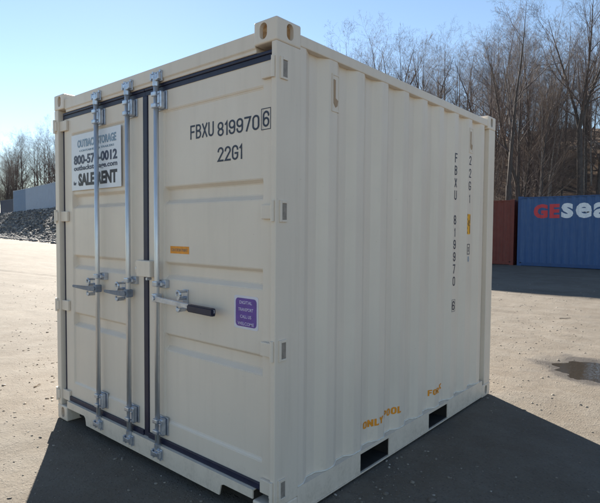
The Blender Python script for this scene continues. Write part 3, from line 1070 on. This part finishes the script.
for k, ch in enumerate('FBXU 819970 6'):
    zc = 2.140-k*0.1005
    if ch != ' ':
        w_ = 0.044 if ch != '1' else 0.018
        side_number(ch, 2.143-w_/2, 2.143+w_/2, zc-0.038, zc+0.038, M['navy_ink'], wall, 0.15)
bm = NB()
zc = 2.140-12*0.1005
for a in ((2.112, 2.174, zc+.047, zc+.050), (2.112, 2.174, zc-.050, zc-.047), (2.112, 2.115, zc-.047, zc+.047), (2.171, 2.174, zc-.047, zc+.047)):
    box(bm, PX+0.002, PX+0.0028, *a)
obj('number_frame', bm, M['navy_ink'], wall)
for k, ch in enumerate('22G1'):
    zc = 2.150-k*0.108
    w_ = 0.044 if ch != '1' else 0.018
    side_number(ch, 2.432-w_/2, 2.432+w_/2, zc-0.038, zc+0.038, M['navy_ink'], wall, 0.13)
def side_plate(name, y0, y1, z0, z1, m, parent, off=0.002, th=0.0008):
    bm = NB(); box(bm, PX+off, PX+off+th, y0, y1, z0, z1)
    return obj(name, bm, m, parent)
hs = side_plate('height_sticker', 2.395, 2.458, 1.520, 1.692, M['yellow'], wall)
bm = NB()
for k in range(5):
    zc = 1.530+k*0.038
    box(bm, PX+.0031, PX+.0036, 2.398, 2.404, zc-.006, zc+.012)
box(bm, PX+.0031, PX+.0036, 2.444, 2.452, 1.528, 1.600)
box(bm, PX+.0031, PX+.0036, 2.444, 2.452, 1.614, 1.684)
box(bm, PX+.0031, PX+.0036, 2.418, 2.432, 1.590, 1.640)
obj('sticker_mark', bm, M['black_ink'], hs)
bm = NB()
for a in ((2.402, 2.455, 1.430, 1.436), (2.402, 2.455, 1.346, 1.352), (2.402, 2.408, 1.352, 1.430), (2.449, 2.455, 1.352, 1.430), (2.418, 2.440, 1.372, 1.378), (2.418, 2.440, 1.402, 1.408), (2.426, 2.432, 1.378, 1.402)):
    box(bm, PX+.002, PX+.0028, *a)
obj('rail_mark', bm, M['navy_ink'], wall)
side_text('0', 2.416, 2.442, 1.282, 1.330, M['blue_grey_ink'], wall, 0.01)
side_number('ONLY', 0.876, 1.064, 0.262, 0.312, M['orange_ink'], wall, 0.27, 0.03, 0.38)
side_number('POOL', 1.120, 1.300, 0.268, 0.318, M['orange_ink'], wall, 0.27, 0.03, 0.38)
side_number('FOR', 1.772, 1.902, 0.262, 0.310, M['orange_ink'], wall, 0.27, 0.03, 0.38)
side_number('K', 1.962, 2.020, 0.264, 0.312, M['orange_ink'], wall, 0.27, 0.03, 0.38)
# vents with a flap, one near each end
for (yv, dpt) in ((0.475, 0.0), (2.420, 0.0)):
    bm = NB()
    # vent housing: raised frame
    y0v, y1v, z0v, z1v = yv-0.012, yv+0.058, 2.215, 2.425
    xo = PX-0.0
    for a in ((y0v, y1v, z1v-.008, z1v), (y0v, y1v, z0v, z0v+.008), (y0v, y0v+.008, z0v+.008, z1v-.008), (y1v-.008, y1v, z0v+.008, z1v-.008)):
        box(bm, xo-0.02, xo+0.0055, *a)
    box(bm, xo-0.020, xo+0.003, y0v+.008, y1v-.008, z0v+.008, z1v-.008)
    vt = obj('vent', bm, M['cream_frame'], wall)
    bm = NB()
    prism(bm, [(yv+0.002, 2.395), (yv+0.020, 2.392), (yv+0.020, 2.292), (yv+0.044, 2.280), (yv+0.038, 2.250), (yv+0.022, 2.240), (yv+0.004, 2.262)], 'x', xo+0.0032, xo+0.0056)
    obj('vent_slot', bm, M['tan'], vt)

# ------------------------------------------------------------------ background containers
def bg_container(name, label, Lx, Hz, m, mf, loc, rz, group=None, doors=True):
    """long axis along local x, near long face at local y=0, depth towards +y; origin bottom at its left end"""
    r = thing(name, label, 'shipping container', loc, rz, group)
    Wd = 2.438
    pr_ = side_profile(0.10, Lx-0.10, first=0.16)
    for fy, s in ((0.0, 1), (Wd, -1)):
        solid_sheet(obj('side_wall', corr_sheet(pr_, 0.155, Hz-0.075, lambda u, d, z, fy=fy, s=s: (u, fy+s*(0.012+d), z)), m, r))
    ep = side_profile(0.10, Wd-0.10, first=0.14)
    solid_sheet(obj('end_wall', corr_sheet(ep, 0.155, Hz-0.075, lambda u, d, z: (Lx-0.012-d, u, z)), m, r))
    bm = NB()
    for (xa, xb, ya, yb) in ((0, .11, .001, .11), (0, .11, Wd-.11, Wd-.001), (Lx-.11, Lx, .001, .11), (Lx-.11, Lx, Wd-.11, Wd-.001)):
        box(bm, xa+.002, xb-.002, ya+.002, yb, 0.118, Hz-0.118)
    for zc0, zc1 in ((0.02, 0.158), (Hz-0.078, Hz-0.03)):
        box(bm, .18, Lx-.18, 0.004, 0.060, zc0, zc1)
        box(bm, .18, Lx-.18, Wd-0.060, Wd-0.004, zc0, zc1)
        box(bm, 0.004, 0.060, .17, Wd-.17, zc0, zc1)
        box(bm, Lx-0.060, Lx-0.004, .17, Wd-.17, zc0, zc1)
    obj('frame', bm, mf, r)
    for (xa, xb) in ((0, .178), (Lx-.178, Lx)):
        for (ya, yb) in ((0, .162), (Wd-.162, Wd)):
            for (za, zb) in ((0, .118), (Hz-.118, Hz)):
                bm = NB(); box(bm, xa, xb, ya, yb, za, zb, 0.008)
                xm = (xa+xb)/2
                yy = ya if ya == 0 else yb
                sgn = -1 if ya == 0 else 1
                box(bm, xm-.024, xm+.024, min(yy, yy+sgn*.002), max(yy, yy+sgn*.002), za+.022, zb-.022)
                obj('corner_casting', bm, mf, r)
    bm = NB(); box(bm, .06, Lx-.06, .06, Wd-.06, Hz-.045, Hz-.036); obj('roof', bm, m, r)
    bm = NB(); box(bm, .02, Lx-.02, .02, Wd-.02, 0.12, 0.15); obj('floor_board', bm, M['dark'], r)
    for k in range(2):                                # doors at local x = 0
        ya, yb = (0.115, Wd/2-0.006) if k == 0 else (Wd/2+0.006, Wd-0.115)
        bm = NB(); box(bm, 0.030, 0.070, ya, yb, 0.165, Hz-0.085, 0.004)
        for zc in np.linspace(0.5, Hz-0.5, 4): box(bm, 0.018, 0.030, ya+.1, yb-.1, zc-.12, zc+.12, 0.006)
        d_ = obj('door', bm, m, r)
        for q_ in (0.3, 0.7):
            y_ = ya+(yb-ya)*q_
            bm = NB(); tube(bm, (0.002, y_, 0.12), (0.002, y_, Hz-0.05), 0.017, 8)
            box(bm, -0.012, 0.0, y_-0.01, y_+0.30*(1 if q_ < .5 else -1)*(1 if q_ < .5 else -1), 1.08, 1.11)
            obj('lock_rod', bm, M['zinc'], d_)
    return r

M['blue'] = paint('blue_paint', (0.026, 0.088, 0.235), 0.5, 0.5, dirt_streak_tint=(0.09, 0.16, 0.28))  # lighter blue streaks, also standing in for light and shade on the ribs
M['blue_f'] = paint('blue_frame_paint', (0.018, 0.07, 0.20), 0.5, 0.3, dirt_streak_tint=(0.06, 0.05, 0.05))
M['red'] = paint('oxide_red_paint', (0.17, 0.036, 0.025), 0.6, 0.5, dirt_streak_tint=(0.05, 0.03, 0.03))
M['navy'] = paint('navy_paint', (0.020, 0.035, 0.085), 0.5, 0.25, dirt_streak_tint=(0.05, 0.045, 0.05))
M['steel_blue'] = paint('weathered_blue_paint', (0.12, 0.20, 0.33), 0.5, 0.3, dirt_streak_tint=(0.2, 0.2, 0.22))
M['pale_blue'] = paint('pale_blue_grey_paint', (0.27, 0.34, 0.46), 0.5, 0.3, dirt_streak_tint=(0.2, 0.2, 0.2))
M['logo_white'] = flat('logo_white', (0.72, 0.76, 0.80), 0.5)
M['logo_red'] = flat('logo_red', (0.55, 0.035, 0.05), 0.5)

BY = 20.45                                            # front face of the blue container
BXL = -5.28
ZB = 0.115
blue = bg_container('shipping_container', 'bright blue shipping container with white and red lettering at the foot of the wooded hill', 12.19, 2.896, M['blue'], M['blue_f'], (BXL, BY, ZB), 0)
def bg_text(body, x0, x1, z0, z1, m, r, bold):
    me = text_me(body, 1.0, 1.0, bold, ext=0.002, spacing=1.12)
    n = len(me.vertices)
    co = np.empty(n*3); me.vertices.foreach_get('co', co); co = co.reshape(-1, 3)
    mn, mx = co.min(0), co.max(0)
    bm = NB(); bm.from_mesh(me); bpy.data.meshes.remove(me)
    pr_ = side_profile(0.10, 12.09, first=0.16)
    for v in bm.verts:
        v.co = Vector((x0+(v.co.x-mn[0])/(mx[0]-mn[0])*(x1-x0), -v.co.z, z0+(v.co.y-mn[1])/(mx[1]-mn[1])*(z1-z0)))
    for (u, _) in pr_:
        if x0 < u < x1: bmesh.ops.bisect_plane(bm, geom=bm.verts[:]+bm.edges[:]+bm.faces[:], plane_co=(u, 0, 0), plane_no=(1, 0, 0))
    for v in bm.verts:
        d = 0
        for i in range(len(pr_)-1):
            if pr_[i][0] <= v.co.x <= pr_[i+1][0]:
                a, b = pr_[i], pr_[i+1]; d = (a[1]+(b[1]-a[1])*(v.co.x-a[0])/max(1e-9, b[0]-a[0]))*0.036; break
        v.co.y = v.co.y*0.5+0.012+d-0.006
    return obj('lettering', bm, m, r)
bg_text('GE', 0.62, 1.60, 1.98, 2.56, M['logo_red'], blue, 0.05)
bg_text('seaco', 1.66, 4.60, 1.98, 2.58, M['logo_white'], blue, 0.035)
red = bg_container('shipping_container', 'dark red shipping container standing left of the bright blue one', 6.06, 2.80, M['red'], M['red'], (BXL-0.18-6.06, BY+0.10, ZB), 0)

# unseen stack added behind the cream container, only to cast shade on the yard
shade_stack = bg_container('shipping_container', 'dark red container of the unseen stack added to shade the yard', 6.06, 2.591, M['red'], M['red'], (-20.0, 21.6, 0.13), 0, 'unseen containers added for shade')
first = True
for row in range(2):
    for k in range(4):
        if row == 0 and k == 0: continue
        c_ = copy_tree(shade_stack); c_.location = (-20.0, 21.6+row*2.52, 0.13+k*2.591)

# three containers on the bank at the left
d_ = Vector((17.6, -2.1)).normalized(); ang = math.atan2(d_.y, d_.x)
A = Vector((-70.6, 24.8)); zt = 3.42
bg_container('shipping_container', 'weathered steel blue container on top of the gravel bank, pale end showing', 6.06, 2.896, M['steel_blue'], M['pale_blue'], (A.x, A.y, zt+0.1), ang)
B_ = A+d_*6.25
bg_container('shipping_container', 'pale blue grey container on the gravel bank beside the cream door post', 12.19, 2.896, M['pale_blue'], M['pale_blue'], (B_.x, B_.y-0.15, zt+0.05), ang-0.03)
A2 = A-d_*13.2
bg_container('shipping_container', 'dark navy container on the gravel bank, farthest left', 12.19, 2.3, M['navy'], M['navy'], (A2.x, A2.y+1.4, zt+0.0), ang+0.02)

# ------------------------------------------------------------------ trees
t = MT('bark', 0.9)
co = t.coords(scale=(6, 6, 1.5))
t.col(t.ramp(t.noise(co, 2.5, 5, 0.7), [(0.3, (0.045, 0.038, 0.036)), (0.6, (0.10, 0.086, 0.078)), (0.8, (0.17, 0.15, 0.135))]))
t.bump(t.noise(co, 6, 4), 0.6, 0.03)
M['bark'] = t.m
t = MT('pale_bark', 0.85)
co = t.coords(scale=(5, 5, 3))
t.col(t.ramp(t.noise(co, 2.0, 5, 0.7), [(0.3, (0.12, 0.10, 0.09)), (0.55, (0.28, 0.25, 0.22)), (0.8, (0.42, 0.39, 0.35))]))
M['pale_bark'] = t.m
t = MT('twigs', 0.85)
oi = t.n('ShaderNodeObjectInfo')
t.col(t.ramp(oi.outputs['Random'], [(0.0, (0.085, 0.068, 0.066)), (0.5, (0.125, 0.098, 0.09)), (1.0, (0.17, 0.13, 0.105))]))
M['twigs'] = t.m

def grow(rng, p, d, length, r0, level, maxlev, T, Tw, style, steps=None):
    n = steps or max(3, 6-level)
    pts = [p]; rs = [r0]
    cur = d.copy()
    for i in range(n):
        j = Vector((rng.gauss(0, 1), rng.gauss(0, 1), rng.gauss(0, 1)))*style['wob']*(0.5+level*0.35)
        cur = (cur+j+Vector((0, 0, style['up']*(0.5+0.3*level)))).normalized()
        p = p+cur*(length/n)
        pts.append(p); rs.append(r0*(1-(i+1)/n*(0.93 if level < 1 else 0.82)))
    (T if level <= style['tl'] else Tw).path(pts, rs, 8 if level == 0 else (5 if level == 1 else 3))
    if level >= maxlev: return
    nb = style['nb'][level]
    for k in range(nb):
        t_ = style['lo'][level]+(1-style['lo'][level])*((k+rng.random())/nb)
        f = t_*n; i = min(n-1, int(f)); u = f-i
        q_ = pts[i].lerp(pts[i+1], u); rr = rs[i]*(1-u)+rs[i+1]*u
        dl = (pts[i+1]-pts[i]).normalized()
        ang_ = rng.uniform(0, 6.283)
        perp = dl.cross(Vector((math.cos(ang_), math.sin(ang_), 0.1))).normalized()
        spread = rng.uniform(*style['spread'])
        nd = (dl*math.cos(spread)+perp*math.sin(spread)).normalized()
        ln = length*style['len'][level]*rng.uniform(0.7, 1.2)*(1.15-0.55*t_)
        grow(rng, q_, nd, ln, max(0.0045, rr*rng.uniform(0.36, 0.55)), level+1, maxlev, T, Tw, style)

def make_tree(seed, Ht, r0, style, forks=0, bark='bark'):
    rng = random.Random(seed)
    T, Tw = TubeSet(), TubeSet()
    if forks:
        h0 = Ht*style.get('fh', 0.3)
        p = Vector((0, 0, -0.4)); top = Vector((rng.gauss(0, .15), rng.gauss(0, .15), h0))
        T.path([p, p.lerp(top, .5)+Vector((.06, 0, 0)), top], [r0*1.25, r0, r0*0.9], 9)
        for k in range(forks):
            a = 6.283*k/forks+rng.uniform(-.4, .4)
            sp = rng.uniform(0.16, 0.34)
            d = Vector((math.cos(a)*math.sin(sp), math.sin(a)*math.sin(sp), math.cos(sp)))
            grow(rng, top, d, (Ht-h0)*rng.uniform(.85, 1.1), r0*0.66, 0, style['ml'], T, Tw, style)
    else:
        grow(rng, Vector((0, 0, -0.4)), Vector((rng.gauss(0, .04), rng.gauss(0, .04), 1)).normalized(), Ht, r0, 0, style['ml'], T, Tw, style, steps=9)
    r = thing('bare_tree', 'x', 'tree')
    obj('trunk', T.mesh('trunk'), M[bark], r)
    obj('crown', Tw.mesh('crown'), M['twigs'], r)
    return r

TALL = dict(wob=0.06, up=0.03, tl=0, nb=[24, 8, 5, 4], lo=[0.26, 0.2, 0.15, 0.2], spread=(0.5, 1.05), len=[0.33, 0.48, 0.5, 0.45], ml=4)
SLIM = dict(wob=0.06, up=0.04, tl=0, nb=[30, 9, 6], lo=[0.22, 0.15, 0.15], spread=(0.4, 1.0), len=[0.25, 0.5, 0.5], ml=3)
WIDE = dict(wob=0.09, up=0.03, tl=0, nb=[11, 7, 5, 4], lo=[0.2, 0.2, 0.15, 0.2], spread=(0.4, 0.95), len=[0.42, 0.5, 0.5, 0.5], ml=4, fh=0.28)
BUSH = dict(wob=0.13, up=0.0, tl=0, nb=[8, 6, 4], lo=[0.1, 0.1, 0.1], spread=(0.5, 1.2), len=[0.55, 0.5, 0.5], ml=3)
protos = {
    'tall': [make_tree(11, 17, 0.17, TALL), make_tree(12, 18, 0.18, TALL), make_tree(13, 15, 0.13, TALL)],
    'wide': [make_tree(21, 17, 0.24, WIDE, 3), make_tree(22, 16, 0.22, WIDE, 2)],
    'slim': [make_tree(31, 13, 0.085, SLIM), make_tree(32, 11, 0.07, SLIM, bark='pale_bark'), make_tree(33, 14, 0.09, SLIM, bark='pale_bark')],
    'fork': [make_tree(51, 17, 0.21, dict(WIDE, fh=0.46, wob=0.11, nb=[15, 9, 6, 4], lo=[0.08, .15, .15, .2], len=[0.55, 0.5, 0.5, 0.45]), 3)],
    'bush': [make_tree(41, 4.5, 0.05, BUSH, 5), make_tree(42, 3.6, 0.045, BUSH, 6)],
}
used = set()
NAT = {'tall': [17.5, 18.5, 15.5], 'wide': [17, 16], 'slim': [13.5, 11.5, 14.5]}
def ray_dir(px):
    k = (px-300)/FPX
    d = Vector((fw.x, fw.y))+Vector((rt.x, rt.y))*k
    return d
def at_px(px, depth):
    d = ray_dir(px)
    return CAM.x+d.x*depth, CAM.y+d.y*depth
def plant(kind, x, y, sc, label, group, cat='tree', idx=None, z=None, rz=None):
    ps = protos[kind]
    i = R.randrange(len(ps)) if idx is None else idx
    pr_ = ps[i]
    if (kind, i) not in used:
        used.add((kind, i)); o = pr_
    else: o = copy_tree(pr_)
    o.location = (x, y, (height(x, y) if z is None else z)-0.05)
    o.rotation_euler = (R.gauss(0, .025), R.gauss(0, .025), R.uniform(0, 6.28) if rz is None else rz)
    o.scale = (sc, sc, sc*R.uniform(0.92, 1.1))
    o['label'] = label; o['category'] = cat
    if group: o['group'] = group
    return o

# two marked trees at the right
x, y = at_px(578.5, 33); plant('fork', x, y, 0.86, 'thick forked bare tree above the blue container, trunk splitting in two', None, idx=0, rz=0.9)
x, y = at_px(594.5, 37); plant('tall', x, y, 0.84, 'straight bare tree right of the thick forked trunk, near the photo edge', None, idx=0)
# wood on the hill at the right
for i in range(125):
    dp = 30+34*R.random()**0.9
    px = R.uniform(486, 640)
    x, y = at_px(px, dp)
    if y < 28: continue
    if abs(px-579) < 6 and dp < 34: continue
    kind = R.choice(['tall', 'slim', 'slim', 'wide', 'slim'])
    idx = R.randrange(len(protos[kind]))
    if px > 552 and (dp < 40 or R.random() < 0.3): continue
    ty = R.uniform(24, 95) if px < 556 else R.uniform(20, 100)
    sc = (1.545+(231-ty)/FPX*dp-height(x, y))/NAT[kind][idx]
    if sc < 0.35: continue
    sc = min(sc, 1.25)
    if 553 < px < 578 and R.random() < .5: continue
    plant(kind, x, y, sc, 'bare grey brown tree in the wood on the hillside above the blue container', 'bare trees in the hillside wood', idx=idx)
# trees beyond the cream container's roof
tops = [(345, 40), (356, 48), (372, 36), (383, 40), (396, 33), (408, 40), (418, 42), (428, 38), (440, 44), (452, 55), (462, 60), (470, 52), (480, 44), (488, 40), (496, 32)]
for k, (px, ty) in enumerate(tops):
    dp = R.uniform(50, 62)
    x, y = at_px(px+R.uniform(-3, 3), dp); ty += R.uniform(0, 8)
    zb = height(x, y)
    topz = 1.545+(231-ty)/FPX*dp
    kind = 'wide' if px in (396, 383, 428) else R.choice(['tall', 'slim', 'tall'])
    idx = R.randrange(len(protos[kind]))
    nat = {'tall': [17.5, 18.5, 15.5], 'wide': [17, 16], 'slim': [13.5, 11.5, 14.5]}[kind][idx]
    plant(kind, x, y, max(.5, (topz-zb)/nat), 'bare tree showing above the roof edge of the cream container', 'bare trees beyond the cream container', idx=idx)
for k in range(34):
    px = R.uniform(352, 495); dp = R.uniform(60, 80)
    x, y = at_px(px, dp)
    plant(R.choice(['slim', 'tall']), x, y, R.uniform(.75, .95), 'bare tree showing above the roof edge of the cream container', 'bare trees beyond the cream container')
# trees behind the bank at the left
for k in range(48):
    px = R.uniform(-12, 66); dp = R.uniform(80, 112)
    x, y = at_px(px, dp)
    ty = 128+abs(px-42)*0.55+R.uniform(0, 22)
    zb = height(x, y)
    topz = 1.545+(229-ty)/FPX*dp
    kind = R.choice(['tall', 'wide', 'tall', 'slim'])
    idx = R.randrange(len(protos[kind]))
    nat = {'tall': [17.5, 18.5, 15.5], 'wide': [17, 16], 'slim': [13.5, 11.5, 14.5]}[kind][idx]
    plant(kind, x, y, (topz-zb)/nat, 'bare tree behind the containers on the gravel bank', 'bare trees behind the gravel bank', idx=idx)
# undergrowth on the hill and behind the bank
for k in range(85):
    px = R.uniform(488, 625); dp = 28+R.random()*30
    x, y = at_px(px, dp)
    if y < 25: continue
    plant('bush', x, y, R.uniform(.35, .8), 'leafless brown bush in the undergrowth below the hillside trees', 'leafless bushes on the hillside', 'bush')
for k in range(40):
    px = R.uniform(-10, 60); dp = R.uniform(76, 92)
    x, y = at_px(px, dp)
    plant('bush', x, y, R.uniform(.7, 1.25), 'leafless brown bush behind the containers on the bank', 'leafless bushes on the bank', 'bush')

# pale rocks and fallen logs on the hillside ledge
def rock(x, y, r, label, c):
    bm = NB(); bmesh.ops.create_icosphere(bm, subdivisions=3, radius=1.0)
    s = Vector((R.uniform(1.2, 1.9), R.uniform(.8, 1.2), R.uniform(.45, .65)))*r
    sd_ = R.uniform(0, 50)
    for v in bm.verts:
        k = 1+.35*noise.noise(v.co*1.3+Vector((sd_, 0, 0)))+.12*noise.noise(v.co*4+Vector((0, sd_, 0)))
        v.co = Vector((v.co.x*s.x, v.co.y*s.y, v.co.z*s.z))*k
    o = obj('boulder', bm, c); o.location = (x, y, height(x, y)+r*.12); o.rotation_euler = (0, 0, R.uniform(0, 3))
    tag(o, label, 'boulder')
t = MT('pale_rock', 0.9)
co = t.coords()
t.col(t.ramp(t.noise(co, 2, 6, .7), [(0.35, (0.26, 0.22, 0.18)), (0.65, (0.58, 0.52, 0.46))]))
t.bump(t.noise(co, 5, 5), .7, .1)
M['rock'] = t.m
for px, dp, r, lb_ in ((588, 52, 0.62, 'pale boulder on the hillside right of the thick forked tree'), (570, 51, 0.55, 'long pale boulder on the hillside left of the thick forked tree'), (598, 50, 0.6, 'pale boulder on the hillside at the right edge of the photo')):
    x, y = at_px(px, dp); rock(x, y, r, lb_, M['rock'])

# distant conifers over the crest
t = MT('conifer_needles', 0.8)
t.col(t.ramp(t.noise(t.coords(), 3, 4), [(0.3, (0.018, 0.032, 0.022)), (0.7, (0.045, 0.065, 0.045))]))
M['needles'] = t.m
def conifer(seed):
    rng = random.Random(seed)
    r = thing('conifer', 'x', 'tree')
    T = TubeSet(); T.path([Vector((0, 0, -.3)), Vector((0, 0, 5)), Vector((0.05, 0, 10))], [.18, .11, .02], 7)
    obj('trunk', T.mesh('trunk'), M['bark'], r)
    V, F = [], []
    for k in range(2600):
        u = rng.random()**.8; z = 1.2+8.9*u
        rad = (1-u)**.85*2.3*(0.75+.25*math.sin(z*5.2))
        a = rng.uniform(0, 6.283); q_ = rad*rng.random()**.45
        p = Vector((math.cos(a)*q_, math.sin(a)*q_, z-q_*.28))
        d = Vector((math.cos(a), math.sin(a), -.3+rng.gauss(0, .25))).normalized()*rng.uniform(.18, .4)
        s = d.cross(Vector((0, 0, 1))).normalized()*rng.uniform(.04, .09)
        b = len(V); V += [(p-s)[:], (p+s)[:], (p+d)[:], (p+Vector((0, 0, .06))+d*.4)[:]]
        F += [(b, b+1, b+2), (b, b+3, b+2)]
    me = bpy.data.meshes.new('crown'); me.from_pydata(V, [], F)
    obj('crown', me, M['needles'], r)
    return r
c0 = conifer(3)
for k, (px, ty) in enumerate(((566, 124), (570, 130), (562, 133), (590, 128), (596, 132), (556, 136))):
    o = c0 if k == 0 else copy_tree(c0)
    dp = 92+k*2
    x, y = at_px(px, dp)
    zb = height(x, y)
    s_ = max(.35, (1.545+(232-ty)/FPX*dp-zb)/10.1)
    o.location = (x, y, zb); o.rotation_euler = (0, 0, k*1.3); o.scale = (s_, s_, s_)
    o['label'] = 'small dark conifer on the skyline seen between the bare trunks'; o['group'] = 'conifers on the skyline'; o['category'] = 'tree'
